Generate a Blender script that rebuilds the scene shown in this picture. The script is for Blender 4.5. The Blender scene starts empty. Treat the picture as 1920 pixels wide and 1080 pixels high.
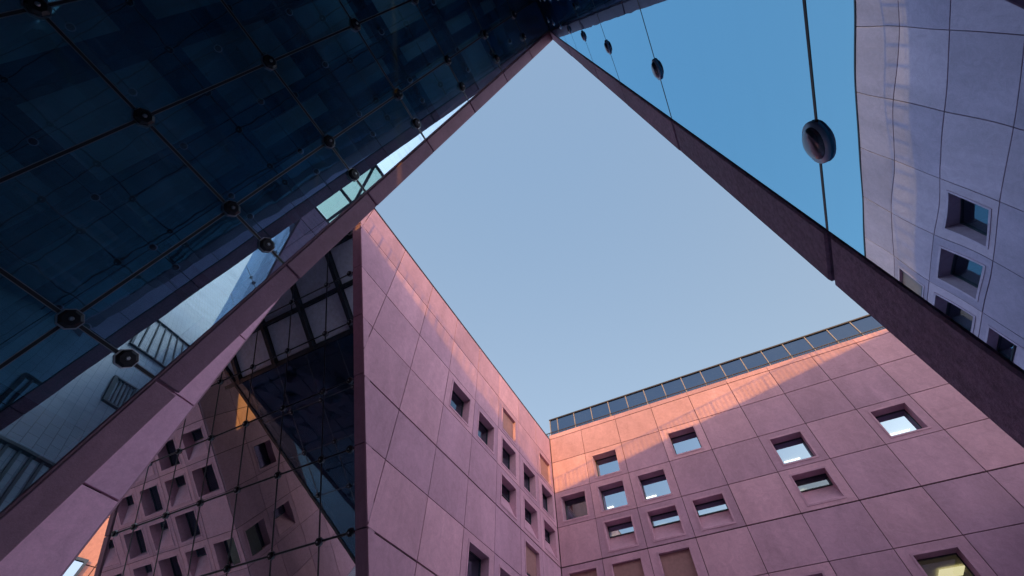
import bpy, bmesh, math, random
from mathutils import Vector, Matrix
S = bpy.context.scene
COL = S.collection
RND = random.Random(7)

# ------------------------------------------------------------------ camera
cam_d = bpy.data.cameras.new("camera")
cam = bpy.data.objects.new("camera", cam_d); COL.objects.link(cam)
az, el, rl = -0.475, 0.971, -0.005
F = Vector((math.sin(az)*math.cos(el), math.cos(az)*math.cos(el), math.sin(el)))
rt = Vector((math.cos(az), -math.sin(az), 0)); up = rt.cross(F)
Rr = rt*math.cos(rl) + up*math.sin(rl); U = -rt*math.sin(rl) + up*math.cos(rl)
cam.matrix_world = Matrix(((Rr.x, U.x, -F.x, 0), (Rr.y, U.y, -F.y, 0), (Rr.z, U.z, -F.z, 0), (0, 0, 0, 1)))
cam_d.sensor_width = 36; cam_d.lens = 781.4/1920*36
cam_d.clip_start = 0.05; cam_d.clip_end = 6000
S.camera = cam
GZ = -1.6                                   # ground level, the camera is held 1.6 m above it

# ------------------------------------------------------------------ light
SUN = Vector((0.42, -1.0, 0.184)).normalized()      # towards the sun
w = bpy.data.worlds.new("World"); S.world = w; w.use_nodes = True
nt = w.node_tree; nt.nodes.clear()
sky = nt.nodes.new("ShaderNodeTexSky"); sky.sky_type = 'NISHITA'; sky.sun_disc = False
sky.sun_elevation = math.asin(SUN.z); sky.sun_rotation = math.atan2(SUN.x, SUN.y)
sky.air_density = 1.0; sky.dust_density = 2.6; sky.ozone_density = 2.0; sky.altitude = 0
bg = nt.nodes.new("ShaderNodeBackground"); bg.inputs[1].default_value = 0.15
wo = nt.nodes.new("ShaderNodeOutputWorld")
# the clear sky is veiled by an even evening haze, brighter low in the east
def wn_(t, **k):
    n = nt.nodes.new(t)
    for a, b in k.items(): setattr(n, a, b)
    return n
tcw = wn_("ShaderNodeTexCoord"); sx_ = wn_("ShaderNodeSeparateXYZ"); nt.links.new(tcw.outputs['Generated'], sx_.inputs[0])
hz = wn_("ShaderNodeValToRGB"); nt.links.new(sx_.outputs[2], hz.inputs[0])
hz.color_ramp.elements[0].position = 0.35; hz.color_ramp.elements[0].color = (0.66, 0.68, 0.62, 1)
hz.color_ramp.elements[1].position = 0.95; hz.color_ramp.elements[1].color = (0.445, 0.648, 0.914, 1)
e_ = hz.color_ramp.elements.new(0.62); e_.color = (0.55, 0.675, 0.80, 1)
sc1 = wn_("ShaderNodeVectorMath", operation='SCALE'); sc1.inputs['Scale'].default_value = 1.0; nt.links.new(hz.outputs[0], sc1.inputs[0])
sc2 = wn_("ShaderNodeVectorMath", operation='SCALE'); sc2.inputs['Scale'].default_value = 0.30; nt.links.new(sky.outputs[0], sc2.inputs[0])
dt = wn_("ShaderNodeVectorMath", operation='DOT_PRODUCT'); dt.inputs[1].default_value = Vector((0.96, -0.25, 0.12)).normalized(); nt.links.new(tcw.outputs['Generated'], dt.inputs[0])
mx_ = wn_("ShaderNodeMath", operation='MAXIMUM'); mx_.inputs[1].default_value = 0.0; nt.links.new(dt.outputs['Value'], mx_.inputs[0])
pw = wn_("ShaderNodeMath", operation='POWER'); pw.inputs[1].default_value = 5.0; nt.links.new(mx_.outputs[0], pw.inputs[0])
gl = wn_("ShaderNodeVectorMath", operation='SCALE'); gl.inputs[0].default_value = (5.3, 5.2, 6.4); nt.links.new(pw.outputs[0], gl.inputs['Scale'])
ad = wn_("ShaderNodeVectorMath", operation='ADD'); nt.links.new(sc1.outputs[0], ad.inputs[0]); nt.links.new(sc2.outputs[0], ad.inputs[1])
ad2 = wn_("ShaderNodeVectorMath", operation='ADD'); nt.links.new(ad.outputs[0], ad2.inputs[0]); nt.links.new(gl.outputs[0], ad2.inputs[1])
nt.links.new(ad2.outputs[0], bg.inputs[0]); nt.links.new(bg.outputs[0], wo.inputs[0])
sl = bpy.data.lights.new("sun", 'SUN'); sl.energy = 1.12; sl.angle = math.radians(0.4); sl.color = (1.0, 0.55, 0.08)
so = bpy.data.objects.new("sun", sl); COL.objects.link(so)
so.rotation_euler = SUN.to_track_quat('Z', 'Y').to_euler()
S.view_settings.view_transform = 'Standard'; S.view_settings.look = 'None'
S.view_settings.exposure = 1.75; S.view_settings.gamma = 1.0
S.cycles.max_bounces = 10; S.cycles.glossy_bounces = 7; S.cycles.transparent_max_bounces = 12; S.cycles.diffuse_bounces = 4
S.cycles.caustics_reflective = True; S.cycles.caustics_refractive = False
S.cycles.use_denoising = True

# ------------------------------------------------------------------ materials
def nodes(name):
    m = bpy.data.materials.new(name); m.use_nodes = True
    t = m.node_tree; t.nodes.clear()
    o = t.nodes.new("ShaderNodeOutputMaterial")
    return m, t, o
def N(t, typ, **kw):
    n = t.nodes.new(typ)
    for k, v in kw.items():
        if k.startswith('i_'):
            key = k[2:]; key = int(key) if key.isdigit() else key
            n.inputs[key].default_value = v
        else: setattr(n, k, v)
    return n
def ramp(t, src, p0, c0, p1, c1):
    r = t.nodes.new("ShaderNodeValToRGB")
    r.color_ramp.elements[0].position = p0; r.color_ramp.elements[0].color = (*c0, 1)
    r.color_ramp.elements[1].position = p1; r.color_ramp.elements[1].color = (*c1, 1)
    t.links.new(src, r.inputs[0]); return r.outputs[0]
def mixc(t, fac, a, b, mode='MIX'):
    m = t.nodes.new("ShaderNodeMix"); m.data_type = 'RGBA'; m.blend_type = mode
    for s, v in ((m.inputs[0], fac), (m.inputs[6], a), (m.inputs[7], b)):
        if hasattr(v, 'is_output'): t.links.new(v, s)
        elif isinstance(v, (int, float)): s.default_value = v
        else: s.default_value = (*v, 1)
    return m.outputs[2]

def concrete(name, base, rough=0.72, stain=1.0, bump=0.25, speck=0.14):
    m, t, o = nodes(name)
    tc = N(t, "ShaderNodeTexCoord")
    def noise(scale, det=5, dist=0.0, rgh=0.6, vec=None):
        n = N(t, "ShaderNodeTexNoise"); n.inputs['Scale'].default_value = scale; n.inputs['Detail'].default_value = det
        n.inputs['Distortion'].default_value = dist; n.inputs['Roughness'].default_value = rgh
        t.links.new(vec if vec else tc.outputs['Object'], n.inputs['Vector']); return n.outputs[0]
    b = Vector(base)
    dark = tuple(b*(1-0.22*stain)); light = tuple(min(1, x) for x in b*(1+0.15*stain))
    mp = N(t, "ShaderNodeMapping"); mp.inputs['Scale'].default_value = (1, 1, 0.42)
    at0 = N(t, 'ShaderNodeAttribute', attribute_name='tone'); ofs = N(t, 'ShaderNodeVectorMath', operation='MULTIPLY_ADD'); ofs.inputs[1].default_value = (1, 1, 1)
    t.links.new(tc.outputs['Object'], ofs.inputs[0]); sc0 = N(t, 'ShaderNodeMath', operation='MULTIPLY'); sc0.inputs[1].default_value = 37.0; t.links.new(at0.outputs['Fac'], sc0.inputs[0]); t.links.new(sc0.outputs[0], ofs.inputs[2])
    t.links.new(ofs.outputs[0], mp.inputs[0])
    big = ramp(t, noise(0.55, 6, 0.6, 0.62, mp.outputs[0]), 0.25, dark, 0.75, light)
    med = ramp(t, noise(3.3, 8, 1.2, 0.7, ofs.outputs[0]), 0.33, (0.84,)*3, 0.66, (1.09,)*3)
    c = mixc(t, 0.75, big, med, 'MULTIPLY')
    fine = ramp(t, noise(26, 6, 0, 0.75), 0.28, (1-speck,)*3, 0.72, (1+speck*.5,)*3)
    c = mixc(t, 0.8, c, fine, 'MULTIPLY')
    at = N(t, "ShaderNodeAttribute", attribute_name='tone')
    tone = ramp(t, at.outputs['Fac'], 0, (0.80, 0.80, 0.86), 1, (1.10, 1.07, 1.05))
    c = mixc(t, 1.0, c, tone, 'MULTIPLY')
    # rain streaks running down from the joints
    mp2 = N(t, "ShaderNodeMapping"); mp2.inputs['Scale'].default_value = (9, 9, 0.5)
    t.links.new(tc.outputs['Object'], mp2.inputs[0])
    st = ramp(t, noise(1.0, 4, 0.3, 0.6, mp2.outputs[0]), 0.60, (1, 1, 1), 0.78, (0.84, 0.83, 0.86))
    c = mixc(t, 0.55*stain, c, st, 'MULTIPLY')
    p = N(t, "ShaderNodeBsdfPrincipled"); p.inputs['Roughness'].default_value = rough
    p.inputs['Specular IOR Level'].default_value = 0.35
    t.links.new(c, p.inputs['Base Color'])
    bp = N(t, "ShaderNodeBump"); bp.inputs['Strength'].default_value = bump; bp.inputs['Distance'].default_value = 0.012
    t.links.new(noise(38, 5, 0, 0.7), bp.inputs['Height'])
    bp2 = N(t, "ShaderNodeBump"); bp2.inputs['Strength'].default_value = 0.3; bp2.inputs['Distance'].default_value = 0.10
    t.links.new(noise(0.9, 3, 0.8, 0.5), bp2.inputs['Height']); t.links.new(bp.outputs[0], bp2.inputs['Normal'])
    t.links.new(bp2.outputs[0], p.inputs['Normal'])
    t.links.new(p.outputs[0], o.inputs[0]); return m
def plain(name, col, rough=0.5, metal=0.0, var=0.12, scale=6, spec=0.5):
    m, t, o = nodes(name)
    tc = N(t, "ShaderNodeTexCoord"); n = N(t, "ShaderNodeTexNoise"); n.inputs['Scale'].default_value = scale; n.inputs['Detail'].default_value = 5
    t.links.new(tc.outputs['Object'], n.inputs['Vector'])
    c = ramp(t, n.outputs[0], 0.3, tuple(x*(1-var) for x in col), 0.7, tuple(x*(1+var) for x in col))
    p = N(t, "ShaderNodeBsdfPrincipled"); p.inputs['Roughness'].default_value = rough; p.inputs['Metallic'].default_value = metal
    p.inputs['Specular IOR Level'].default_value = spec
    t.links.new(c, p.inputs['Base Color']); t.links.new(p.outputs[0], o.inputs[0]); return m
def glass(name, refl, trans, base, ior=1.5, wave=0.02, dirt_haze=0.5, rough=0.0, wscale=0.55, haze_floor=0.10, dcol=(0.30, 0.40, 0.50)):
    """coated facade glass: base reflectance + fresnel, the rest goes through a tinted pane"""
    m, t, o = nodes(name)
    tc = N(t, "ShaderNodeTexCoord")
    n = N(t, "ShaderNodeTexNoise"); n.inputs['Scale'].default_value = wscale; n.inputs['Detail'].default_value = 2
    t.links.new(tc.outputs['Object'], n.inputs['Vector'])
    bp = N(t, "ShaderNodeBump"); bp.inputs['Strength'].default_value = wave; bp.inputs['Distance'].default_value = 0.2
    t.links.new(n.outputs[0], bp.inputs['Height'])
    g = N(t, "ShaderNodeBsdfGlossy"); g.inputs['Roughness'].default_value = rough; g.inputs['Color'].default_value = (*refl, 1)
    t.links.new(bp.outputs[0], g.inputs['Normal'])
    tr = N(t, "ShaderNodeBsdfTransparent"); tr.inputs['Color'].default_value = (*trans, 1)
    fr = N(t, "ShaderNodeFresnel"); fr.inputs['IOR'].default_value = ior
    ma = N(t, "ShaderNodeMath", operation='MULTIPLY_ADD'); ma.inputs[1].default_value = 1-base; ma.inputs[2].default_value = base
    t.links.new(fr.outputs[0], ma.inputs[0])
    mx = N(t, "ShaderNodeMixShader"); t.links.new(ma.outputs[0], mx.inputs[0]); t.links.new(tr.outputs[0], mx.inputs[1]); t.links.new(g.outputs[0], mx.inputs[2])
    last = mx.outputs[0]
    if dirt_haze > 0:                                   # dried rain marks, dust smears, and painted bluish haze lifting dark panes
        mp = N(t, "ShaderNodeMapping"); mp.inputs['Scale'].default_value = (1.0, 0.35, 5.0); mp.inputs['Rotation'].default_value = (0, 0.5, 0.3)
        t.links.new(tc.outputs['Object'], mp.inputs[0])
        a = N(t, "ShaderNodeTexNoise"); a.inputs['Scale'].default_value = 3.0; a.inputs['Detail'].default_value = 8; a.inputs['Roughness'].default_value = 0.75; a.inputs['Distortion'].default_value = 1.2
        t.links.new(mp.outputs[0], a.inputs['Vector'])
        b = N(t, "ShaderNodeTexNoise"); b.inputs['Scale'].default_value = 0.5; b.inputs['Detail'].default_value = 3
        t.links.new(tc.outputs['Object'], b.inputs['Vector'])
        aa = ramp(t, a.outputs[0], 0.50, (haze_floor,)*3, 0.80, (1, 1, 1)); bb = ramp(t, b.outputs[0], 0.40, (0.3,)*3, 0.65, (1, 1, 1))
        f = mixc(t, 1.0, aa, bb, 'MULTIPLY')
        fm = N(t, "ShaderNodeMath", operation='MULTIPLY'); fm.inputs[1].default_value = dirt_haze; t.links.new(f, fm.inputs[0])
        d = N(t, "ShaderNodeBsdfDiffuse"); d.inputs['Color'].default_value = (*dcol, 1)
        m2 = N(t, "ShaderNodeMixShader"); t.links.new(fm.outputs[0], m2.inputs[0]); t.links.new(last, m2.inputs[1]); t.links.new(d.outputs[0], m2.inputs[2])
        last = m2.outputs[0]
    t.links.new(last, o.inputs[0]); return m
def emit(name, col, st):
    m, t, o = nodes(name); e = N(t, "ShaderNodeEmission"); e.inputs[0].default_value = (*col, 1); e.inputs[1].default_value = st
    t.links.new(e.outputs[0], o.inputs[0]); return m

M = {}
M['pink'] = concrete('pink_concrete', (0.56, 0.31, 0.385))
M['reveal'] = concrete('reveal_concrete', (0.50, 0.27, 0.33), stain=0.6)
M['band'] = concrete('edge_concrete', (0.44, 0.25, 0.32), stain=1.0, bump=0.5)
M['rough_band'] = concrete('rough_edge_concrete', (0.42, 0.28, 0.41), stain=1.6, bump=0.8, speck=0.6)
M['flank'] = concrete('lightened_flank_concrete', (0.80, 0.47, 0.61), stain=0.7)  # pink concrete in a lighter colour, standing in for light on this wall
M['warm'] = concrete('sun_tinted_concrete', (0.56, 0.25, 0.20))  # pink concrete with the low sun's orange put into its colour
M['pale'] = concrete('lightened_pink_concrete', (0.80, 0.60, 0.80), stain=0.5)  # pink concrete lightened in colour to make up for missing light
M['joint'] = plain('joint_shadow', (0.035, 0.015, 0.018), 0.9)
M['coping'] = plain('dark_coping', (0.05, 0.04, 0.05), 0.45, 0.3)
M['black'] = plain('black_metal', (0.022, 0.022, 0.028), 0.32, 0.6)
M['steel'] = plain('steel_rim', (0.42, 0.44, 0.48), 0.28, 1.0)
M['halo'] = plain('frosted_ring', (0.22, 0.31, 0.46), 0.35, 0.4)
M['cap'] = plain('button_cap', (0.10, 0.11, 0.15), 0.22, 0.85)
M['gasket'] = plain('gasket', (0.012, 0.012, 0.016), 0.5)
M['edge'] = plain('pane_edge', (0.20, 0.25, 0.31), 0.35, 0.4)
M['frame'] = plain('window_aluminium', (0.045, 0.05, 0.06), 0.4, 0.5)
M['shutter'] = plain('shutter', (0.30, 0.15, 0.14), 0.6)
M['room'] = plain('room', (0.10, 0.10, 0.09), 0.9)
M['room_lit'] = plain('lit_room', (0.62, 0.58, 0.40), 0.9)
M['teal'] = plain('dim_interior', (0.38, 0.66, 0.74), 0.8, var=0.3, scale=0.5)
M['bars'] = plain('inner_steel', (0.012, 0.015, 0.022), 0.5)
M['spandrel'] = plain('spandrel', (0.74, 0.74, 0.88), 0.5)
M['roofing'] = plain('roofing', (0.16, 0.14, 0.14), 0.9)
M['screen'] = glass('screen_glass', (0.55, 0.6, 0.7), (0.13, 0.175, 0.26), 0.06, 1.4, 0.0, 0.12)
M['post'] = plain('screen_post', (0.25, 0.21, 0.23), 0.5)
M['gA'] = glass('dark_glass', (0.60, 0.86, 1.0), (0.60, 0.78, 0.84), 0.46, 1.5, 0.012, 0.62, haze_floor=0.16, dcol=(0.19, 0.37, 0.58))
M['gB'] = glass('mirror_glass', (0.38, 0.77, 1.0), (0.20, 0.34, 0.42), 0.84, 1.5, 0.032, 0.05, 0.0, 0.9)
M['gC'] = glass('grey_glass', (0.93, 0.96, 1.0), (0.30, 0.42, 0.50), 0.86, 1.5, 0.010, 0.40, dcol=(0.10, 0.21, 0.36), haze_floor=0.22)
M['gN'] = glass('navy_glass', (0.35, 0.5, 0.75), (0.2, 0.3, 0.4), 0.12, 1.5, 0.010, 0.5, haze_floor=0.3, dcol=(0.05, 0.14, 0.30))
M['gw'] = glass('window_glass', (0.46, 0.62, 0.82), (0.65, 0.72, 0.70), 0.74, 1.5, 0.006, 0.05)
M['gw2'] = glass('clear_window_glass', (0.56, 0.72, 0.94), (0.65, 0.75, 0.73), 0.22, 1.5, 0.006, 0.05)
M['gsky'] = glass('sky_glass', (0.5, 0.62, 0.7), (0.1, 0.12, 0.12), 0.4, 1.5, 0.0, 0.0)
M['gP'] = glass('green_glass', (0.5, 0.6, 0.6), (0.42, 0.55, 0.45), 0.08, 1.5, 0.0, 0.1)
M['lamp'] = emit('lamp_tube', (1.0, 0.84, 0.62), 3.2)
M['lamp_y'] = emit('lamp_panel', (1.0, 0.80, 0.46), 0.42)

def translucent(name, col):
    m, t, o = nodes(name)
    tc = N(t, "ShaderNodeTexCoord"); n = N(t, "ShaderNodeTexNoise"); n.inputs['Scale'].default_value = 0.35; n.inputs['Detail'].default_value = 3
    t.links.new(tc.outputs['Object'], n.inputs['Vector'])
    c = ramp(t, n.outputs[0], 0.35, tuple(x*0.35 for x in col), 0.65, tuple(x*1.3 for x in col))
    a = N(t, "ShaderNodeBsdfTranslucent"); t.links.new(c, a.inputs[0])
    d = N(t, "ShaderNodeBsdfDiffuse"); t.links.new(c, d.inputs[0])
    x = N(t, "ShaderNodeMixShader"); x.inputs[0].default_value = 0.35; t.links.new(a.outputs[0], x.inputs[1]); t.links.new(d.outputs[0], x.inputs[2])
    t.links.new(x.outputs[0], o.inputs[0]); return m
M['lining'] = translucent('backlit_lining', (0.16, 0.36, 0.42))  # stands for the dim interior, made translucent to glow from behind
def light_inlet(name):
    m, t, o = nodes(name); a = N(t, "ShaderNodeBsdfTransparent"); a.inputs[0].default_value = (0.75, 0.8, 0.82, 1)
    g = N(t, "ShaderNodeBsdfGlossy"); g.inputs['Roughness'].default_value = 0.02
    x = N(t, "ShaderNodeMixShader"); x.inputs[0].default_value = 0.12; t.links.new(a.outputs[0], x.inputs[1]); t.links.new(g.outputs[0], x.inputs[2]); t.links.new(x.outputs[0], o.inputs[0]); return m
M['added_skylight'] = light_inlet('light_inlet_glass')
# ------------------------------------------------------------------ helpers
def empty(name, loc, label, cat='building'):
    o = bpy.data.objects.new(name, None); COL.objects.link(o); o.location = loc
    o['label'] = label; o['category'] = cat; return o
class MB:
    def __init__(s): s.v = []; s.f = []; s.t = []; s.m = []
    def add(s, vs, fs, tone=0.5, mi=0):
        b = len(s.v); s.v += [tuple(v) for v in vs]
        for f in fs: s.f.append([b+i for i in f]); s.t.append(tone); s.m.append(mi)
    def box(s, fr, a0, a1, b0, b1, c0, c1, tone=0.5, mi=0):
        P = [fr(a, b, c) for c in (c0, c1) for b in (b0, b1) for a in (a0, a1)]
        s.add(P, [(0, 2, 3, 1), (4, 5, 7, 6), (0, 1, 5, 4), (2, 6, 7, 3), (0, 4, 6, 2), (1, 3, 7, 5)], tone, mi)
    def build(s, name, mats, parent=None, mat=None, smooth=False):
        me = bpy.data.meshes.new(name)
        off = parent.location if (parent and mat is None and parent.type == 'EMPTY') else Vector((0, 0, 0))
        me.from_pydata([tuple(Vector(v)-off) for v in s.v], [], s.f)
        if not isinstance(mats, (list, tuple)): mats = [mats]
        for m in mats: me.materials.append(m)
        me.polygons.foreach_set('material_index', s.m)
        at = me.attributes.new('tone', 'FLOAT', 'FACE'); at.data.foreach_set('value', s.t)
        me.validate(); me.update()
        bm = bmesh.new(); bm.from_mesh(me); bmesh.ops.recalc_face_normals(bm, faces=bm.faces) if s.solid else None; bm.to_mesh(me); bm.free()
        if smooth:
            for p in me.polygons: p.use_smooth = True
        o = bpy.data.objects.new(name, me); COL.objects.link(o)
        if parent: o.parent = parent
        if mat is not None: o.matrix_local = mat
        return o
    solid = True
class Frame:
    """a facade plane: a runs along u, b along v, c out along the normal"""
    def __init__(s, O, u, v):
        s.O = Vector(O); s.u = Vector(u); s.v = Vector(v)
        s.n = s.u.cross(s.v).normalized()
    def __call__(s, a, b, c): return s.O + s.u*a + s.v*b + s.n*c
    def mat(s, a, b, c, off=Vector((0, 0, 0))):
        p = s(a, b, c) - off; u = s.u.normalized(); v = s.n.cross(u).normalized()
        return Matrix(((u.x, v.x, s.n.x, p.x), (u.y, v.y, s.n.y, p.y), (u.z, v.z, s.n.z, p.z), (0, 0, 0, 1)))
def clip(poly, planes):
    for (A, B, C) in planes:                      # keep A*a+B*b <= C
        out = []
        for i in range(len(poly)):
            p, q = poly[i], poly[(i+1) % len(poly)]
            dp = A*p[0]+B*p[1]-C; dq = A*q[0]+B*q[1]-C
            if dp <= 1e-9: out.append(p)
            if (dp < -1e-9 and dq > 1e-9) or (dp > 1e-9 and dq < -1e-9):
                k = dp/(dp-dq); out.append((p[0]+(q[0]-p[0])*k, p[1]+(q[1]-p[1])*k))
        poly = out
        if len(poly) < 3: return []
    return poly
def inset(poly, d):
    n = len(poly); ar = sum(poly[i][0]*poly[(i+1) % n][1]-poly[(i+1) % n][0]*poly[i][1] for i in range(n))
    if abs(ar) < 1e-3: return []
    if ar < 0: poly = poly[::-1]
    pl = []
    for i in range(n):
        p, q = poly[i], poly[(i+1) % n]; L = math.hypot(q[0]-p[0], q[1]-p[1])
        if L < 1e-6: continue
        nx, ny = (q[1]-p[1])/L, -(q[0]-p[0])/L
        pl.append((nx, ny, nx*p[0]+ny*p[1]-d))
    r = clip(poly, pl)
    # drop duplicate points
    out = []
    for p in r:
        if not out or math.hypot(p[0]-out[-1][0], p[1]-out[-1][1]) > 1e-4: out.append(p)
    if len(out) > 2 and math.hypot(out[0][0]-out[-1][0], out[0][1]-out[-1][1]) < 1e-4: out.pop()
    return out if len(out) >= 3 else []
def prism(mb, fr, poly, c0, c1, ch=0.008, tone=0.5, mi=0, back=False):
    top = inset(poly, ch)
    n = len(poly)
    if len(top) != n:
        top = poly
    ar = sum(poly[i][0]*poly[(i+1) % n][1]-poly[(i+1) % n][0]*poly[i][1] for i in range(n))
    if ar < 0: poly = poly[::-1]; top = top[::-1] if top is not poly else poly
    # match start vertex
    if top is not poly:
        k = min(range(n), key=lambda i: (top[i][0]-poly[0][0])**2+(top[i][1]-poly[0][1])**2); top = top[k:]+top[:k]
    V = [fr(a, b, c0) for a, b in poly]+[fr(a, b, c1-ch) for a, b in poly]+[fr(a, b, c1) for a, b in top]
    F_ = [tuple(range(2*n, 3*n))]
    for r in (0, 1):
        for i in range(n):
            j = (i+1) % n; F_.append((r*n+i, r*n+j, (r+1)*n+j, (r+1)*n+i))
    if back: F_.append(tuple(range(n-1, -1, -1)))
    mb.add(V, F_, tone, mi)

TH = 0.045
def cladding(parent, fr, ul, vl, windows=(), planes=(), gap=0.030, thick=(), name='concrete_cladding', mat=None, c=0.0):
    """panel grid with open joints; windows = {(col,row): (a0,a1,b0,b1)} holes"""
    mb = MB()
    for i in range(len(ul)-1):
        for j in range(len(vl)-1):
            a0, a1 = sorted((ul[i], ul[i+1])); b0, b1 = sorted((vl[j], vl[j+1]))
            g0 = (0.028 if any(abs(b0-t) < 1e-3 for t in thick) else gap/2); g1 = (0.028 if any(abs(b1-t) < 1e-3 for t in thick) else gap/2)
            a0 += gap/2; a1 -= gap/2; b0 += g0; b1 -= g1
            tone = RND.random(); cc = c + RND.uniform(-0.003, 0.003)
            wd = windows.get((i, j)) if windows else None
            if wd:
                h0, h1, k0, k1 = wd
                for q in ([(a0, b0), (h0, b0), (h0, b1), (a0, b1)], [(h1, b0), (a1, b0), (a1, b1), (h1, b1)],
                          [(h0, b0), (h1, b0), (h1, k0), (h0, k0)], [(h0, k1), (h1, k1), (h1, b1), (h0, b1)]):
                    V = [fr(a, b, cc+TH) for a, b in q]; mb.add(V, [(0, 1, 2, 3)], tone)
                V = [fr(a, b, z) for z in (c-0.01, cc+TH) for a, b in ((a0, b0), (a1, b0), (a1, b1), (a0, b1))]
                mb.add(V, [(0, 1, 5, 4), (1, 2, 6, 5), (2, 3, 7, 6), (3, 0, 4, 7)], tone)
            else:
                poly = clip([(a0, b0), (a1, b0), (a1, b1), (a0, b1)], planes)
                if len(poly) >= 3: prism(mb, fr, poly, c-0.01, cc+TH, 0.006, tone)
    mb.solid = False
    return mb.build(name, mat or M['pink'], parent)
def backing(mb, fr, poly, holes, c, t=0.12):
    """thin wall sheet behind the cladding, with openings left free (poly convex, holes rects)"""
    # split into strips by hole edges
    bs = sorted(set([min(p[1] for p in poly), max(p[1] for p in poly)]+[h[2] for h in holes]+[h[3] for h in holes]))
    for k in range(len(bs)-1):
        lo, hi = bs[k], bs[k+1]; mid = (lo+hi)/2
        hs = sorted([h for h in holes if h[2] < mid < h[3]])
        x = -1e3; cuts = []
        for h in hs: cuts.append((x, h[0])); x = h[1]
        cuts.append((x, 1e3))
        for x0, x1 in cuts:
            p = clip(poly, [(0, -1, -lo), (0, 1, hi), (-1, 0, -x0), (1, 0, x1)])
            if len(p) >= 3: mb.add([fr(a, b, c) for a, b in p], [tuple(range(len(p)))])

def rect_ring(mb, fr, a0, a1, b0, b1, wd, c0, c1, mi=0):
    mb.box(fr, a0, a1, b0, b0+wd, c0, c1, 0.5, mi); mb.box(fr, a0, a1, b1-wd, b1, c0, c1, 0.5, mi)
    mb.box(fr, a0, a0+wd, b0+wd, b1-wd, c0, c1, 0.5, mi); mb.box(fr, a1-wd, a1, b0+wd, b1-wd, c0, c1, 0.5, mi)
ID = Frame((0, 0, 0), (1, 0, 0), (0, 1, 0))
def window(parent, fr, a0, b0, wd, ht, depth, kind='plain', lamps=(), slot=0.22, room=True, rd=3.4, rm=0.40, gm='gw2'):
    """one window set in a deep concrete reveal; local frame: a right, b up, c out of the wall"""
    off = parent.location
    mt = fr.mat(a0, b0, 0, off)
    mb = MB(); mb.solid = False; d = -depth
    hs = 0.0 if kind != 'splay' else ht*0.60
    T = TH
    q = lambda *p: mb.add(p, [(0, 1, 2, 3)])
    q((0, 0, T), (0, 0, d), (0, ht, d), (0, ht, T)); q((wd, 0, d), (wd, 0, T), (wd, ht, T), (wd, ht, d))
    q((0, ht, d), (wd, ht, d), (wd, ht, T), (0, ht, T))
    if hs: q((0, 0, T-0.03), (wd, 0, T-0.03), (wd, hs, d), (0, hs, d))
    else: q((0, 0, T), (wd, 0, T), (wd, 0, d), (0, 0, d))
    # raised margin round the opening
    e = 0.085
    for (x0, x1, y0, y1) in ((-e, wd+e, -e, 0), (-e, wd+e, ht, ht+e), (-e, 0, 0, ht), (wd, wd+e, 0, ht)):
        mb.box(ID, x0, x1, y0, y1, T+0.002, T+0.022)
    win = mb.build('window', M['pink'], parent, mt)
    g0 = hs
    f = MB(); rect_ring(f, ID, 0.0, wd, g0, ht, 0.045, d+0.0, d+0.07)
    f.build('window_frame', M['frame'], win)
    g = MB(); g.solid = False
    g.add([(0.045, g0+0.045, d+0.03), (wd-0.045, g0+0.045, d+0.03), (wd-0.045, ht-0.045, d+0.03), (0.045, ht-0.045, d+0.03)], [(0, 1, 2, 3)])
    g.build('glass', M[gm], win)
    if room:
        r = MB(); r.solid = False; x0, x1, y0, y1, z0, z1 = -rm, wd+(0.9 if kind == 'lit' else rm), min(-0.2, g0), ht+0.22, d-0.02, d-rd
        P = [(x, y, z) for z in (z0, z1) for y in (y0, y1) for x in (x0, x1)]
        r.add(P, [(4, 5, 7, 6), (0, 1, 5, 4), (2, 6, 7, 3), (0, 4, 6, 2), (1, 3, 7, 5)])
        r.build('room_interior', M['room_lit'] if kind == 'lit' else M['room'], win)
    if kind in ('shutter', 'part'):
        s = MB(); s.box(ID, 0.015, wd-0.015, slot, ht-0.004, -0.20 if kind == 'part' else -0.16, -0.12 if kind == 'part' else -0.08)
        s.box(ID, 0.015, wd-0.015, slot-0.05, slot, -0.21, -0.07, mi=1)
        s.build('shutter', [M['shutter'], M['frame']], win)
    for (x0, x1, z0, z1, big) in lamps:
        l = MB(); l.box(ID, x0, x1, ht+0.12, ht+0.16, z0, z1)
        l.build('ceiling_lamp', M['lamp_y'] if big else M['lamp'], win)
    return win

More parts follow.
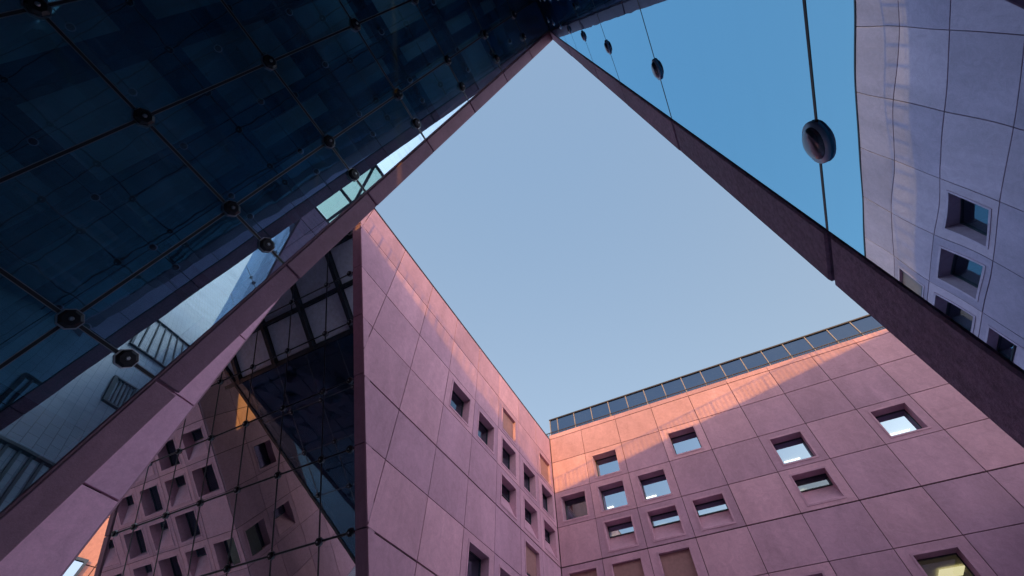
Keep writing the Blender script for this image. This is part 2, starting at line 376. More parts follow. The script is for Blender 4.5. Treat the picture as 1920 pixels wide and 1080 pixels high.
def disc(mb, fr, a, b, r, c0, c1, n=8, mi=0, rot=math.pi/8, sa=1, top=0.8):
    ring = lambda rr, c: [fr(a+rr*math.cos(rot+2*math.pi*i/n)*sa, b+rr*math.sin(rot+2*math.pi*i/n), c) for i in range(n)]
    levels = [(r, c0), (r, c0+(c1-c0)*0.55), (r*top, c1)]
    V = []; F_ = []
    for rr, c in levels: V += ring(rr, c)
    for k in range(len(levels)-1):
        for i in range(n):
            j = (i+1) % n; F_.append((k*n+i, k*n+j, (k+1)*n+j, (k+1)*n+i))
    F_.append(tuple(range((len(levels)-1)*n, len(levels)*n)))
    mb.add(V, F_, 0.5, mi)
CLAMP = {}
def clamp_mesh(r, n, th=1.0, halo=1.10):
    key = (r, n, th, halo)
    if key in CLAMP: return CLAMP[key]
    mb = MB()
    if halo > 1.2:                                  # smooth dished button on a frosted pad
        disc(mb, ID, 0, 0, r*halo, -0.008, 0.003, n, 1, top=0.97)
        pr = [(1.0, 0.003), (0.98, 0.010), (0.90, 0.017), (0.72, 0.023), (0.45, 0.027), (0.16, 0.028)]
        V = []; F_ = []
        for k, c in pr: V += [(r*k*math.cos(2*math.pi*i/n), r*k*math.sin(2*math.pi*i/n), c) for i in range(n)]
        for q in range(len(pr)-1):
            for i in range(n): j = (i+1) % n; F_.append((q*n+i, q*n+j, (q+1)*n+j, (q+1)*n+i))
        F_.append(tuple(range((len(pr)-1)*n, len(pr)*n))); mb.add(V, F_, 0.5, 0)
        o = mb.build('clamp', [M['cap'], M['halo']], None, None, True); me = o.data; bpy.data.objects.remove(o); CLAMP[key] = me
        return me
    disc(mb, ID, 0, 0, r*halo, 0.0, 0.022*th, n, 1, top=1.0)          # bright rim plate
    disc(mb, ID, 0, 0, r*0.97, 0.022*th, 0.075*th, n, 0, top=0.72)       # black dished cap
    disc(mb, ID, 0, 0, r*0.22, 0.075*th, 0.10*th, 8, 1, top=0.7)         # bolt head
    o = mb.build('clamp', [M['black'], M['steel'] if halo < 1.2 else M['halo']]); me = o.data; bpy.data.objects.remove(o); CLAMP[key] = me
    return me
def glazing(parent, fr, ul, vl, a_rng, b_rng, mat, joints_u, joints_v, clamps, planes=(), r=0.125, n=8, jw=0.030, name='glass_facade', tilt=0.0, inner=True, jname='pane_joints', th=1.0, halo=1.10, rim=True):
    mb = MB()
    us = [a_rng[0]]+[x for x in sorted(joints_u) if a_rng[0] < x < a_rng[1]]+[a_rng[1]]
    vs = [b_rng[0]]+[x for x in sorted(joints_v) if b_rng[0] < x < b_rng[1]]+[b_rng[1]]
    mb.solid = False
    for i in range(len(us)-1):
        for j in range(len(vs)-1):
            h = jw/2
            poly = clip([(us[i]+h, vs[j]+h), (us[i+1]-h, vs[j]+h), (us[i+1]-h, vs[j+1]-h), (us[i]+h, vs[j+1]-h)], planes)
            if len(poly) < 3: continue
            ca, cb = (us[i]+us[i+1])/2, (vs[j]+vs[j+1])/2; ta = RND.gauss(0, tilt); tb = RND.gauss(0, tilt)
            mb.add([fr(a, b, (a-ca)*ta+(b-cb)*tb) for a, b in poly], [tuple(range(len(poly)))])
    g = mb.build(name, mat, parent)
    jb = MB()
    for x in us[1:-1]:
        p = clip([(x-jw/2, b_rng[0]), (x+jw/2, b_rng[0]), (x+jw/2, b_rng[1]), (x-jw/2, b_rng[1])], planes)
        if p: 
            jb.add([fr(a, b, 0.006 if rim else 0.0015) for a, b in p], [tuple(range(len(p)))])
        for s in ((-1, 1) if rim else ()):
            xx = x+s*(jw/2+0.004); p = clip([(xx-0.004, b_rng[0]), (xx+0.004, b_rng[0]), (xx+0.004, b_rng[1]), (xx-0.004, b_rng[1])], planes)
            if p: jb.add([fr(a, b, 0.008) for a, b in p], [tuple(range(len(p)))], 0.5, 1)
    for y in vs[1:-1]:
        for k in range(len(us)-1):
            u0, u1 = us[k]+jw/2+0.013*(k > 0), us[k+1]-jw/2-0.013*(k < len(us)-2)
            p = clip([(u0, y-jw/2), (u1, y-jw/2), (u1, y+jw/2), (u0, y+jw/2)], planes)
            if p: jb.add([fr(a, b, 0.006 if rim else 0.0015) for a, b in p], [tuple(range(len(p)))])
            for s in ((-1, 1) if rim else ()):
                yy = y+s*(jw/2+0.004); p = clip([(u0, yy-0.004), (u1, yy-0.004), (u1, yy+0.004), (u0, yy+0.004)], planes)
                if p: jb.add([fr(a, b, 0.008) for a, b in p], [tuple(range(len(p)))], 0.5, 1)
    jb.solid = False
    if jb.v: jb.build(jname, [M['gasket'], M['edge']], parent)
    me = clamp_mesh(r, n, th, halo); k = 0
    for (a, b) in clamps:
        if planes and not clip([(a-.01, b-.01), (a+.01, b-.01), (a+.01, b+.01), (a-.01, b+.01)], planes): continue
        o = bpy.data.objects.new('glass_clamp', me); COL.objects.link(o); o.parent = parent
        o.matrix_local = fr.mat(a, b, 0.012, parent.location)
    return g
ROWS = [18.44, 16.6, 14.5, 12.38, 10.26, 8.2, 6.05, 3.95, 1.85, -0.25, GZ]
def sheet(mb, pts, tone=0.5, mi=0): mb.add(pts, [tuple(range(len(pts)))], tone, mi)

# roof line of the two canopy buildings: it climbs gently to the east
def T(x): return 18.75 + 0.19*(x-0.9)

# ------------------------------------------------------------------ ground
def ground():
    m, t, o = nodes('paving')
    tc = N(t, "ShaderNodeTexCoord")
    br = N(t, "ShaderNodeTexBrick"); br.inputs['Scale'].default_value = 1.0; br.inputs['Mortar Size'].default_value = 0.012
    br.inputs['Brick Width'].default_value = 0.6; br.inputs['Row Height'].default_value = 0.3
    br.inputs['Color1'].default_value = (0.54, 0.60, 0.66, 1); br.inputs['Color2'].default_value = (0.49, 0.55, 0.61, 1); br.inputs['Mortar'].default_value = (0.30, 0.33, 0.37, 1)
    t.links.new(tc.outputs['Object'], br.inputs['Vector'])
    n = N(t, "ShaderNodeTexNoise"); n.inputs['Scale'].default_value = 0.8; n.inputs['Detail'].default_value = 8
    t.links.new(tc.outputs['Object'], n.inputs['Vector'])
    c = mixc(t, 0.7, br.outputs[0], ramp(t, n.outputs[0], 0.3, (0.75,)*3, 0.7, (1.1,)*3), 'MULTIPLY')
    p = N(t, "ShaderNodeBsdfPrincipled"); p.inputs['Roughness'].default_value = 0.25
    t.links.new(c, p.inputs['Base Color']); t.links.new(p.outputs[0], o.inputs[0])
    mb = MB(); sheet(mb, [(-900, -900, GZ), (900, -900, GZ), (900, 900, GZ), (-900, 900, GZ)]); mb.solid = False
    g = mb.build('ground', m); g['kind'] = 'structure'
ground()

# ------------------------------------------------------------------ A: leaning dark glass building (left, overhead)
tA = 0.466; HA = 18.6; XB = 0.9
def xA(z): return XB - tA*(HA-z)
cosA = 1/math.sqrt(1+tA*tA)
YS, YE, YG = -9.0, 1.78, 1.47
A = empty('leaning_glass_building', (-9.5, -3, GZ), 'dark glass building leaning overhead at upper left, panes held by black octagonal clamps')
# a runs along -Y (so that the normal points to +X and down); b is measured as Z
frA = Frame((xA(0), 0, 0), (0, 1, 0), (tA, 0, 1))      # u x v = (1,0,-tA)
rowsA = [16.5, 14.42, 12.28, 10.16, 8.01, 5.95, 3.83, 1.75, -0.35]
colsA = [0.33, -1.15, -2.54, -4.0, -5.45, -6.9]
cl = [(y, z) for y in [1.04]+colsA[:5] for z in rowsA[:8]]
glazing(A, frA, None, None, (YS, YG-0.03), (GZ, HA), M['gA'], colsA, rowsA, cl, r=0.118, tilt=0.0007, jw=0.034)
def edge_band(parent, fr, a0, a1, b0, b1, joints, mat, th=0.05, name='edge_band', gap=0.035):
    mb = MB(); bs = [b0]+sorted(j for j in joints if b0 < j < b1)+[b1]
    for k in range(len(bs)-1):
        prism(mb, fr, [(a0, bs[k]+gap/2), (a1, bs[k]+gap/2), (a1, bs[k+1]-gap/2), (a0, bs[k+1]-gap/2)], -0.05, th+RND.uniform(-.004, .004), 0.01, RND.random())
    mb.solid = False
    return mb.build(name, mat, parent)
edge_band(A, frA, YG, YE, GZ, HA-0.05, rowsA, M['band'], 0.03)
# structure seen through the glass
mb = MB()
for y in [1.0]+colsA:
    mb.box(frA, y-0.95-0.16, y-0.95+0.16, GZ, HA-0.9, -0.85, -0.45)
for z in rowsA:
    mb.box(frA, YS, YG, z-0.9-0.17, z-0.9+0.17, -0.84, -0.5)
mb.build('inner_frame', M['bars'], A)
mb = MB(); mb.solid = False
fi = lambda y, z: frA(y, z, -1.25)
sheet(mb, [fi(YS, GZ), fi(YG, GZ), fi(YG, HA-0.6), fi(YS, HA-0.6)])
mb.build('interior_lining', M['lining'], A)
# flank wall under the overhang, level with the wall of the windowed building
frF = Frame((-9.5, 0, 0), (0, 1, 0), (0, 0, 1))
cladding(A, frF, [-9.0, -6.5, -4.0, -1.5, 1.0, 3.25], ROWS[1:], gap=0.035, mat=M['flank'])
mb = MB(); mb.solid = False
Yn = 3.25
sheet(mb, [(-9.52, YS, GZ), (-9.52, Yn, GZ), (-9.52, Yn, T(-9.5)), (-9.52, YS, T(-9.5))])
mb.build('wall', M['joint'], A)
# north end of the overhang (triangle) and north face
mb = MB()
frN = Frame((0, YE-0.035, 0), (-1, 0, 0), (0, 0, 1))   # looks to +Y
tri = [(9.46, 1.0), (-xA(1.0)+.02, 1.0), (-xA(18.4)+.02, 18.4), (9.46, T(-9.46))]
prism(mb, frN, tri, -0.3, 0.0, 0.01); mb.solid = False
mb.build('end_wall', M['pink'], A)
# roof and body of the canopy
mb = MB(); mb.solid = False
P = lambda x, y, z: (x, y, z)
XR = -3.6
sheet(mb, [P(-9.46, YS, T(-9.46)), P(XR, YS, T(XR)), P(XR, YE-.04, T(XR)), P(-9.46, YE-.04, T(-9.46))])
mb.build('added_skylight', M['added_skylight'], A)  # unseen glass roof added to let light onto the lining
mb = MB(); mb.solid = False
sheet(mb, [P(XR, YS, T(XR)), P(XB, YS, T(XB)), P(XB, YE-.04, T(XB)), P(XR, YE-.04, T(XR))])
mb.build('roof', M['roofing'], A)
# sun is shut out of the passage by an added wall
# main body west of the flank
def xW(z): return -15.5-0.38*z
NZ = 19.4
mb = MB(); mb.solid = False
prof = lambda y: [P(-9.54, y, GZ), P(-9.54, y, NZ), P(xW(NZ), y, NZ), P(xW(GZ), y, GZ)]
n0, n1 = prof(Yn-0.35), prof(YS)
sheet(mb, n1); sheet(mb, [n0[1], n0[2], n1[2], n1[1]]); sheet(mb, [n0[2], n0[3], n1[3], n1[2]]); sheet(mb, n0)
mb.build('body', M['bars'], A)
frNN = Frame((0, Yn-0.02, 0), (-1, 0, 0), (0, 0, 1))
plN = [(1, -0.38, 15.5-0.18)]
glazing(A, frNN, None, None, (9.95, 22.5), (GZ, 12.75), M['gN'], [11.5, 13.5, 15.5, 17.4, 19.3], [10.4, 8.3, 6.15, 4.0, 1.9], [(x, z) for x in (11.5, 13.5, 15.5, 17.4) for z in (10.4, 8.3, 6.15)], planes=plN, name='north_glass', jname='north_joints')
mb = MB()
plb = [(1, -0.38, 15.5)]
for q in ([(9.5, GZ), (9.9, GZ), (9.9, NZ), (9.5, NZ)],): prism(mb, frNN, q, -0.3, 0.05, 0.01)
mb.solid = False; mb.build('north_edge_band', M['band'], A); mb = MB()
prism(mb, frNN, [(xx, zz) for xx, zz in ((15.5+0.38*GZ-0.16, GZ), (15.5+0.38*GZ, GZ), (15.5+0.38*NZ, NZ), (15.5+0.38*NZ-0.16, NZ))], -0.3, 0.05, 0.01)
mb.solid = False
mb.build('slanted_edge', M['bars'], A)
# mullioned upper storey of the north face
mb = MB(); sp = MB()
for i in range(5):
    x0 = 10.0+i*2.5
    for j, (z0, z1) in enumerate(((12.9, 15.0), (15.0, 17.1), (17.1, 19.2))):
        p = clip([(x0+.16, z0+.12), (x0+2.34, z0+.12), (x0+2.34, z1-.12), (x0+.16, z1-.12)], plN)
        if p: prism(sp, frNN, p, -0.22, -0.12, 0.01, RND.random())
    mb.box(frNN, x0-0.10, x0+0.10, 12.8, 19.3, -0.2, 0.06)
for z in (12.85, 15.0, 17.1, 19.2): mb.box(frNN, 9.92, 21.0, z-0.09, z+0.09, -0.2, 0.03)
mb.build('mullions', M['bars'], A); sp.solid = False; sp.build('spandrel_panels', M['spandrel'], A)

def railing(parent, p0, p1, h, pitch, r=0.02, rail=0.035, name='railing', mat=None):
    p0, p1 = Vector(p0), Vector(p1); d = p1-p0; L = Vector((d.x, d.y, 0)).length; n = int(L/pitch)
    fr = Frame(p0, d/L, (0, 0, 1)) if True else None
    mb = MB()
    for i in range(n+1):
        a = L*i/n; rr = r*1.8 if i % 12 == 0 else r
        mb.box(fr, a-rr, a+rr, -0.05, h, -rr, rr)
    mb.box(fr, -rail, L+rail, h, h+2*rail, -rail, rail)
    mb.box(fr, -rail*.6, L, 0.08, 0.08+rail, -rail*.6, rail*.6)
    return mb.build(name, mat or M['coping'], parent)
railing(A, (-9.3, 1.5, T(-9.3)+0.02), (0.7, 1.5, T(0.7)+0.02), 0.95, 0.28, 0.017, 0.028)

# ------------------------------------------------------------------ B: upright mirror glass building (right)
B = empty('mirror_glass_building', (8, -3, GZ), 'upright mirror glass wall at the right, reflecting blue sky and a pink wall with windows')
frB = Frame((XB, 0, 0), (0, -1, 0), (0, 0, 1))          # u x v = (-1,0,0)
rowsB = [16.7, 14.6, 12.5, 10.46, 8.36, 6.18, 4.0, 1.74, -0.45]
clb = [(-0.995, z) for z in rowsB[:8]] + [(y, z) for y in (-0.33, 1.15, 2.54, 4.0) for z in rowsB[:8]]
glazing(B, frB, None, None, (-YG+0.02, -YS), (GZ, HA-0.02), M['gB'], [-0.33, 1.15, 2.54, 4.0, 5.45, 6.9], rowsB, clb, r=0.070, n=24, th=0.45, halo=1.30, jw=0.016, rim=False, tilt=0.0004)
edge_band(B, frB, -YE, -YG, GZ, HA-0.02, rowsB, M['rough_band'], 0.006, gap=0.03)
X1 = 28.0
mb = MB(); mb.solid = False
sheet(mb, [P(XB+.03, YE, GZ), P(X1, YE, GZ), P(X1, YE, T(X1)), P(XB+.03, YE, T(XB))])
mb.build('north_wall', M['pink'], B)
mb = MB(); mb.solid = False
sheet(mb, [P(XB, YS, T(XB)), P(X1, YS, T(X1)), P(X1, YE, T(X1)), P(XB, YE, T(XB))])
sheet(mb, [P(X1, YS, GZ), P(X1, YE, GZ), P(X1, YE, T(X1)), P(X1, YS, T(X1))])
sheet(mb, [P(XB, YS, GZ), P(X1, YS, GZ), P(X1, YS, T(X1)), P(XB, YS, T(XB))])
mb.build('roof', M['roofing'], B)
mb = MB(); mb.solid = False
sheet(mb, [P(XB+.8, YS, GZ), P(XB+.8, YE-.1, GZ), P(XB+.8, YE-.1, HA), P(XB+.8, YS, HA)])
mb.build('interior_lining', M['bars'], B)
railing(B, (XB, 1.5, T(XB)+0.02), (X1, 1.5, T(X1)+0.02), 0.95, 0.28, 0.017, 0.028)

# ------------------------------------------------------------------ C/D: windowed pink wall with sloping grey glass end
xD, yE, tC, yC = -9.5, 24.16, 0.49, 12.42
def yCz(z): return yC - tC*z
D = empty('sharp_edged_building', (-16, 16, GZ), 'pink building with a sharp leaning edge and sloping grey glass end, left of centre')
TOP = 18.44
frD = Frame((xD, 0, 0), (0, 1, 0), (0, 0, 1))
UD = [1.6, 4.15, 6.683, 9.163, 11.668, 14.176, 16.652, 19.195, 21.715, yE-0.05]
VD = ROWS
W_, H_ = 1.56, 1.46
def wins(spec, U, V, offs=0.42):
    out = {}
    for (c, r) in spec:
        a0 = (U[c]+U[c+1])/2-W_/2; top = V[r]-0.36; out[(c, r)] = (a0, a0+W_, top-H_, top)
    return out
specD = {(5, 2): 'plain', (6, 2): 'plain', (7, 1): 'shutter', (7, 2): 'plain', (7, 3): 'splay', (8, 2): 'plain', (8, 3): 'splay'}
# columns: index 2 = 6.68..9.16, 4 = 11.67..14.18
specD = {(4, 2): 'plain', (5, 2): 'plain', (6, 1): 'shutter', (6, 2): 'plain', (6, 3): 'splay', (7, 2): 'plain', (7, 3): 'splay',
         (8, 1): 'shutter', (8, 2): 'plain', (8, 3): 'splay', (5, 5): 'plain', (7, 4): 'part', (6, 5): 'plain', (8, 5): 'splay', (4, 6): 'splay', (7, 6): 'plain'}
wd = wins(specD, UD, VD)
plD = [(-1, -tC, -yC+0.26)]                    # keep Y >= yC - tC*Z (proud edge)
cladding(D, frD, UD, VD, wd, plD, thick=(10.26, 6.05))
mb = MB(); mb.solid = False
poly = clip([(1, GZ), (yE, GZ), (yE, TOP), (1, TOP)], [(-1, -tC, -yC+0.2)])
backing(mb, frD, poly, list(wd.values()), -0.005); mb.build('wall', M['joint'], D)
for (c, r), k in specD.items():
    h = wd[(c, r)]
    window(D, frD, h[0], h[2], W_, H_, 0.38, k)
# coping
mb = MB(); mb.box(frD, yCz(TOP)-0.3, yE-0.05, TOP-0.01, TOP+0.05, -0.4, 0.075); mb.build('coping', M['coping'], D)
# sloping glass end
frC = Frame((0, yC, 0), (1, 0, 0), (0, -tC, 1))        # u x v = (0,-1,-tC)
rowsC = [16.78, 14.75, 12.65, 10.50, 8.35, 6.18, 4.05, 1.9, -0.25]
colsC = [-11.53, -13.52, -15.49, -17.43, -19.34, -21.2]
clc = [(x, z) for x in [-10.3]+colsC+[-22.4] for z in rowsC[:8]]
glazing(D, frC, None, None, (-22.68, -9.97), (GZ, TOP), M['gC'], colsC, rowsC, clc, r=0.118, tilt=0.0009, jw=0.045)
edge_band(D, frC, -9.96, xD+TH-0.004, GZ, TOP, rowsC, M['band'], 0.20, gap=0.03)
edge_band(D, frC, -23.0, -22.7, GZ, TOP, rowsC, M['band'], 0.05, name='outer_edge_band', gap=0.03)
mb = MB(); mb.solid = False
d0 = 0.9
sheet(mb, [P(-22.9, yCz(GZ)+d0, GZ), P(-9.9, yCz(GZ)+d0, GZ), P(-9.9, yCz(TOP)+d0, TOP), P(-22.9, yCz(TOP)+d0, TOP)])
sheet(mb, [P(-23.0, yCz(GZ)+.02, GZ), P(-23.0, yE, GZ), P(-23.0, yE, TOP), P(-23.0, yCz(TOP)+.02, TOP)])
mb.build('interior_lining', M['bars'], D)
mb = MB(); mb.solid = False
sheet(mb, [P(-23.0, yCz(TOP), TOP), P(xD, yCz(TOP), TOP), P(xD, yE, TOP), P(-23.0, yE, TOP)])
mb.build('roof', M['roofing'], D)

# ------------------------------------------------------------------ E: end wall of the courtyard
E = empty('courtyard_end_building', (4, 29, GZ), 'pink concrete building closing the courtyard, sunlit along its top under a glazed roof screen')
frE = Frame((0, yE, 0), (1, 0, 0), (0, 0, 1))          # u x v = (0,-1,0)
UE = [-9.42, -7.04, -4.53, -2.02, 0.48, 3.0, 5.5, 8.0, 10.45, 12.95, 15.45, 17.95]
specE = {(0, 2): 'plain', (0, 4): 'part', (1, 1): 'plain', (1, 2): 'plain', (1, 3): 'splay', (1, 4): 'shutter', (2, 2): 'plain', (2, 3): 'splay',
         (2, 4): 'part', (3, 1): 'plain', (3, 3): 'splay', (5, 2): 'plain', (5, 3): 'splay', (6, 5): 'lit', (7, 2): 'plain', (9, 3): 'plain', (9, 5): 'splay', (4, 5): 'plain', (1, 6): 'plain', (3, 6): 'splay'}
we = wins(specE, UE, ROWS)
cladding(E, frE, UE, ROWS, we, thick=(10.26, 6.05))
mb = MB(); mb.solid = False
backing(mb, frE, [(-9.6, GZ), (18, GZ), (18, TOP), (-9.6, TOP)], list(we.values()), -0.005); mb.build('wall', M['joint'], E)
# lamp tubes in the rooms: (x0,x1, z0,z1) in window space
LAMPS = {(1, 2): ((-.38, .03, -2.85, -2.75, 0),), (2, 2): ((-.33, .35, -2.85, -2.75, 0),), (1, 3): ((-.33, .17, -2.1, -2.02, 0),),
         (2, 3): ((-.1, .55, -2.15, -2.07, 0),), (5, 2): ((.48, 1.32, -2.85, -2.75, 0),), (5, 3): ((.2, .58, -2.1, -2.02, 0),),
         (7, 2): ((1.0, 1.93, -2.85, -2.75, 0),), (3, 3): ((-.06, .76, -2.3, -2.2, 0),), (6, 5): ((1.16, 2.1, -3.5, -2.5, 1),)}
for (c, r), k in specE.items():
    h = we[(c, r)]
    lm = LAMPS.get((c, r), ())
    window(E, frE, h[0], h[2], W_, H_, 0.56, k, lm, gm='gw2' if (c, r) in ((5, 3), (6, 5), (0, 2)) else 'gw')
mb = MB()
us = [-9.45]+UE[1:]
for i in range(len(us)-1): prism(mb, frE, [(us[i]+.006, TOP+0.01), (us[i+1]-.006, TOP+0.01), (us[i+1]-.006, 18.76), (us[i]+.006, 18.76)], -0.4, 0.06, 0.01, RND.random())
mb.solid = False; mb.build('parapet', M['pink'], E)
mb = MB(); mb.solid = False
sheet(mb, [P(-9.6, yE+.3, 18.7), P(18, yE+.3, 18.7), P(18, yE+12, 18.7), P(-9.6, yE+12, 18.7)]); mb.build('roof', M['roofing'], E)
railing(E, (-9.9, yE+0.14, 18.76), (18, yE+0.14, 18.76), 0.33, 0.14, 0.015, 0.022)
# glazed roof screen
frS = Frame((0, 25.2, 0), (1, 0, 0), (0, 0, 1))
ST = 20.95
PX = [-9.7]+[-9.08+1.375*i for i in range(20)]
g = MB(); g.solid = False
pp = MB()
for i in range(len(PX)-1):
    g.add([frS(PX[i]+.03, 18.7, 0), frS(PX[i+1]-.03, 18.7, 0), frS(PX[i+1]-.03, ST-.06, 0), frS(PX[i]+.03, ST-.06, 0)], [(0, 1, 2, 3)])
g.build('roof_screen', M['screen'], E)
pp.box(ID, -.03, .03, 0, ST-.06-18.7, -.03, .05); p_ = pp.build('screen_post', M['post'], E, frS.mat(PX[0], 18.7, 0, E.location))
for x in PX[1:]:
    q_ = p_.copy(); COL.objects.link(q_); q_.matrix_local = frS.mat(x, 18.7, 0, E.location)
mb = MB(); mb.box(frS, PX[0]-.05, PX[-1], ST-.06, ST+.03, -.06, .08); mb.build('screen_rail', M['coping'], E)
# ------------------------------------------------------------------ W: low block east of the courtyard (seen in the reflections)
Wb = empty('low_courtyard_building', (18, 12, GZ), 'low pink building lightened to lilac as if lit by sky, with leaning glass end, reflected in the dark panes at left')
frW = Frame((12.5, 0, 0), (0, -1, 0), (0, 0, 1))       # faces -X ; a = -Y
WT = 9.1
def yWz(z): return 7.0 - 0.45*z
UW = [-24.1, -21.6, -19.1, -16.6, -14.1, -11.6, -9.1, -6.6, -4.1, -1.6]
VW = [WT, 8.2, 6.05, 3.95, 1.85, -0.25, GZ]
plW = [(1, -0.45, -7.0)]                          # -Y <= -(7-0.45z)
cladding(Wb, frW, UW, VW, None, plW, mat=M['pale'])
mb = MB(); mb.solid = False
q = clip([(-24.1, GZ), (0, GZ), (0, WT), (-24.1, WT)], plW)
sheet(mb, [frW(a, b, -0.01) for a, b in q]); mb.build('wall', M['joint'], Wb)
frWG = Frame((0, 7.0, 0), (1, 0, 0), (0, -0.45, 1))
glazing(Wb, frWG, None, None, (12.95, 24), (GZ, WT), M['gN'], [14.5, 16.5, 18.5, 20.5], [8.2, 6.05, 3.95, 1.85], [(x, z) for x in (14.5, 16.5, 18.5) for z in (8.2, 6.05, 3.95)], r=0.11)
edge_band(Wb, frWG, 12.5, 12.93, GZ, WT, VW, M['band'], 0.05)
mb = MB(); mb.solid = False
sheet(mb, [P(12.5, yWz(WT), WT), P(24, yWz(WT), WT), P(24, 24, WT), P(12.5, 24, WT)])
sheet(mb, [P(12.9, 7.9+.7, GZ), P(24, 8.6, GZ), P(24, yWz(WT)+.9, WT), P(12.9, yWz(WT)+.9, WT)])
mb.build('roof', M['roofing'], Wb)

# ------------------------------------------------------------------ NW block: windows seen reflected in the sloping glass
NWb = empty('windowed_building', (-30, -4, GZ), 'pink building with rows of deep square windows, seen reflected in the sloping grey glass')
YN2 = 2.6
frNW = Frame((0, YN2, 0), (-1, 0, 0), (0, 0, 1))       # faces +Y ; a = -X
UN = [23.95, 26.15, 28.4, 30.65, 32.9, 35.8]
V2 = [17.9, 16.1, 14.0, 11.9, 9.8, 7.75, 5.7, 3.6, 1.5, GZ]
specN = {(c, r): ('splay' if (c+r) % 2 else 'plain') for c in range(5) for r in range(3, 8)}
specN.pop((0, 5)); 
wn = wins(specN, UN, V2)
cladding(NWb, frNW, UN, V2, wn)
mb = MB(); mb.solid = False
backing(mb, frNW, [(23.9, GZ), (36, GZ), (36, 17.9), (23.9, 17.9)], list(wn.values()), -0.005)
for (c, r), k in specN.items():
    h = wn[(c, r)]; window(NWb, frNW, h[0], h[2], W_, H_, 0.56, k, rd=0.7, rm=0.02)
# return wall turning away to the south
p0 = Vector((-23.95, YN2, 0)); d = Vector((-2.6, -11.3, 0)).normalized()
frR = Frame(p0, -d, (0, 0, 1))                          # normal towards +X, a little -Y
UR = [0.02, -2.4, -4.8, -7.2, -9.6, -12.0]
specR = {(1, 4): 'plain', (2, 3): 'plain', (1, 6): 'plain'}
UR2 = UR[::-1]
specR = {(3, 4): 'plain', (2, 3): 'plain', (4, 6): 'plain', (3, 6): 'splay'}
wr = wins(specR, UR2, V2)
cladding(NWb, frR, UR2, V2, wr, name='return_cladding')
backing(mb, frR, [(-12, GZ), (0.02, GZ), (0.02, 17.9), (-12, 17.9)], list(wr.values()), -0.005)
mb.build('wall', M['joint'], NWb)
for (c, r), k in specR.items():
    h = wr[(c, r)]; window(NWb, frR, h[0], h[2], W_, H_, 0.4, k, rd=0.7, rm=0.02)
mb = MB(); mb.solid = False
e = frR(-12, 0, 0)
for z in (17.9,):
    sheet(mb, [P(-23.95, YN2, z), P(e.x, e.y, z), P(-36, e.y, z), P(-36, YN2, z)])
sheet(mb, [P(-36, YN2, GZ), P(-36, e.y, GZ), P(-36, e.y, 17.9), P(-36, YN2, 17.9)])
sheet(mb, [P(e.x, e.y, GZ), P(-36, e.y, GZ), P(-36, e.y, 17.9), P(e.x, e.y, 17.9)])
mb.build('roof', M['roofing'], NWb)

# ------------------------------------------------------------------ G: sunlit wall seen in the gap
G = empty('sunlit_building', (-52, 24, GZ), 'orange sunlit pink building glimpsed in the narrow gap at the lower left')
gd = Vector((0.30, 0.95, 0)).normalized()                # along the wall; normal = gd x z
gc = Vector((-50.0, 18.6, 0))
frG = Frame(gc, gd, (0, 0, 1))
UG = [-12, -8.0, -4.0, 0.3, 4.6, 8.9, 12.0]
VG = [27, 23.2, 19.6, 16.0, 12.4, 8.8, 5.2, 1.6, GZ]
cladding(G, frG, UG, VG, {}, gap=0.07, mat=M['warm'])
mb = MB(); mb.solid = False
backing(mb, frG, [(-12, GZ), (12, GZ), (12, 27), (-12, 27)], [], -0.005)
mb.build('wall', M['joint'], G)
mb = MB(); rect_ring(mb, frG, -2.7, -0.4, 13.5, 16.3, 0.22, TH, TH+0.25); mb.build('window_frame', M['frame'], G)
mb = MB(); mb.solid = False; sheet(mb, [frG(-2.7+.2, 13.5+.2, TH+.1), frG(-0.4-.2, 13.5+.2, TH+.1), frG(-0.4-.2, 16.3-.2, TH+.1), frG(-2.7+.2, 16.3-.2, TH+.1)])
mb.build('window', M['gsky'], G)
# ------------------------------------------------------------------ wall added unseen behind the camera: keeps the sun out of the passage
Sb = empty('passage_sun_block', (-2, -12, GZ), 'pink wall added unseen behind the passage to keep sun off the leaning glass')
frSo = Frame((0, YS-0.1, 0), (-1, 0, 0), (0, 0, 1))    # faces +Y
mb = MB(); mb.solid = False
poly = [(9.4, GZ), (9.4, T(-9.4)-.1), (-XB-0.0, T(XB)-.1), (-XB, GZ)]
V3 = ROWS[::-1]
cladding(Sb, frSo, [-0.9, 1.6, 4.1, 6.6, 9.1], V3)
sheet(mb, [frSo(a, b, -0.02) for a, b in poly]); mb.build('wall', M['joint'], Sb)

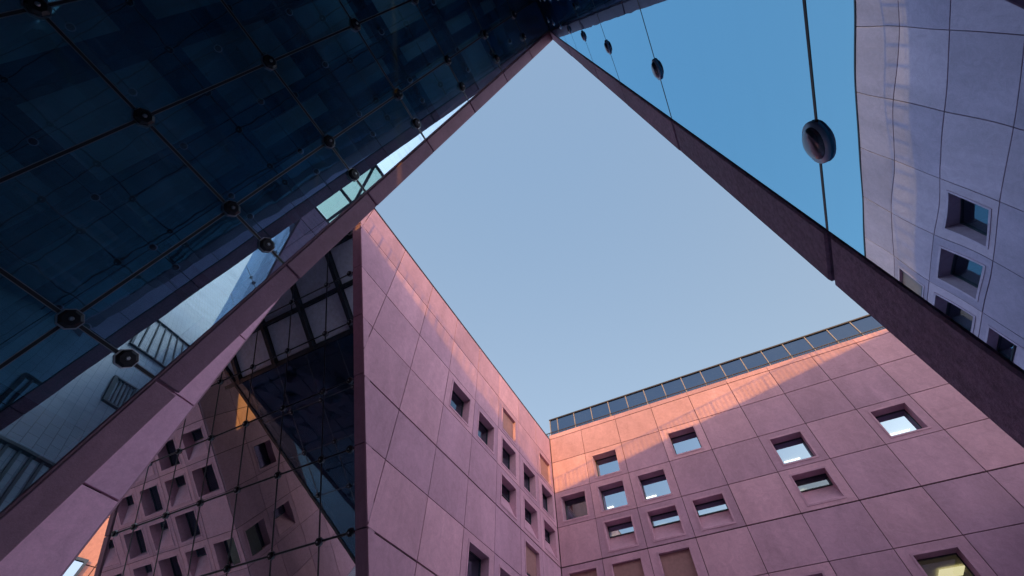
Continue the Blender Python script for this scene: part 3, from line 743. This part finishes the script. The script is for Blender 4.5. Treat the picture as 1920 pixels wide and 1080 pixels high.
Fb = empty('added_sun_block', (-24, -33, GZ), 'plain pink block added unseen far behind the camera, shading the reflected wall')  # unseen block added to cut off sun low on the return wall
frFb = Frame((0, -30, 0), (-1, 0, 0), (0, 0, 1))
cladding(Fb, frFb, [2+2.4*i for i in range(12)], [16.4, 15.3, 13.3, 11.2, 9.1, 7.0, 4.9, 2.8, 0.7, GZ])
mb = MB(); mb.box(frFb, 2, 28.4, GZ, 16.38, -6, -0.02); mb.build('wall', M['joint'], Fb)

# slatted decks in the paving, seen reflected in the lower dark panes
def deck(x0, x1, y0, y1, n, label, h=0.06, w=0.07):
    o = empty('slatted_deck', ((x0+x1)/2, (y0+y1)/2, GZ), label, 'deck')
    fr = Frame((0, 0, GZ), (1, 0, 0), (0, 1, 0))
    mb = MB(); rect_ring(mb, fr, x0, x1, y0, y1, 0.12, 0.004, h+0.03); mb.build('deck_frame', M['bars'], o)
    mb = MB()
    for i in range(1, n):
        y = y0+(y1-y0)*i/n; mb.box(fr, x0+.12, x1-.12, y-w/2, y+w/2, 0.004, h)
    mb.build('slats', M['bars'], o)
    o['group'] = 'slatted decks in the paving'
deck(13.2, 19.5, 3.5, 7.0, 8, 'large slatted deck reflected as dark bars near the glass edge', w=0.06)
deck(-3.5, 1.9, 1.4, 3.9, 9, 'slatted deck reflected as long stripes in the lowest left pane')
deck(6.6, 9.0, 3.6, 4.6, 7, 'small slatted deck reflected just right of the lowest clamp', w=0.05)

# glazed pavilion on the roof of the low building
mb = MB(); fr = Frame((13.1, 0, 0), (0, -1, 0), (0, 0, 1)); gp = MB(); gp.solid = False
ys = [3.2, 4.3, 5.6, 6.9, 8.2]
for y in ys: mb.box(fr, -y-.07, -y+.07, WT, 13.6, -.1, .05)
for z in (WT+.1, 11.0, 13.5): mb.box(fr, -ys[-1]-.07, -ys[0]+.07, z-.08, z+.08, -.08, .03)
for i in range(4): gp.add([fr(-ys[i+1]+.07, WT+.2, -.03), fr(-ys[i]-.07, WT+.2, -.03), fr(-ys[i]-.07, 13.42, -.03), fr(-ys[i+1]+.07, 13.42, -.03)], [(0, 1, 2, 3)])
mb.add([fr(-4.3, 11.0, 0.06), fr(-3.2, 13.5, 0.06), fr(-3.4, 13.5, 0.06), fr(-4.5, 11.0, 0.06)], [(0, 1, 2, 3)])
mb.solid = False
pv = mb.build('pavilion_frame', M['bars'], Wb)
gp.build('pavilion_glass', M['gP'], Wb)
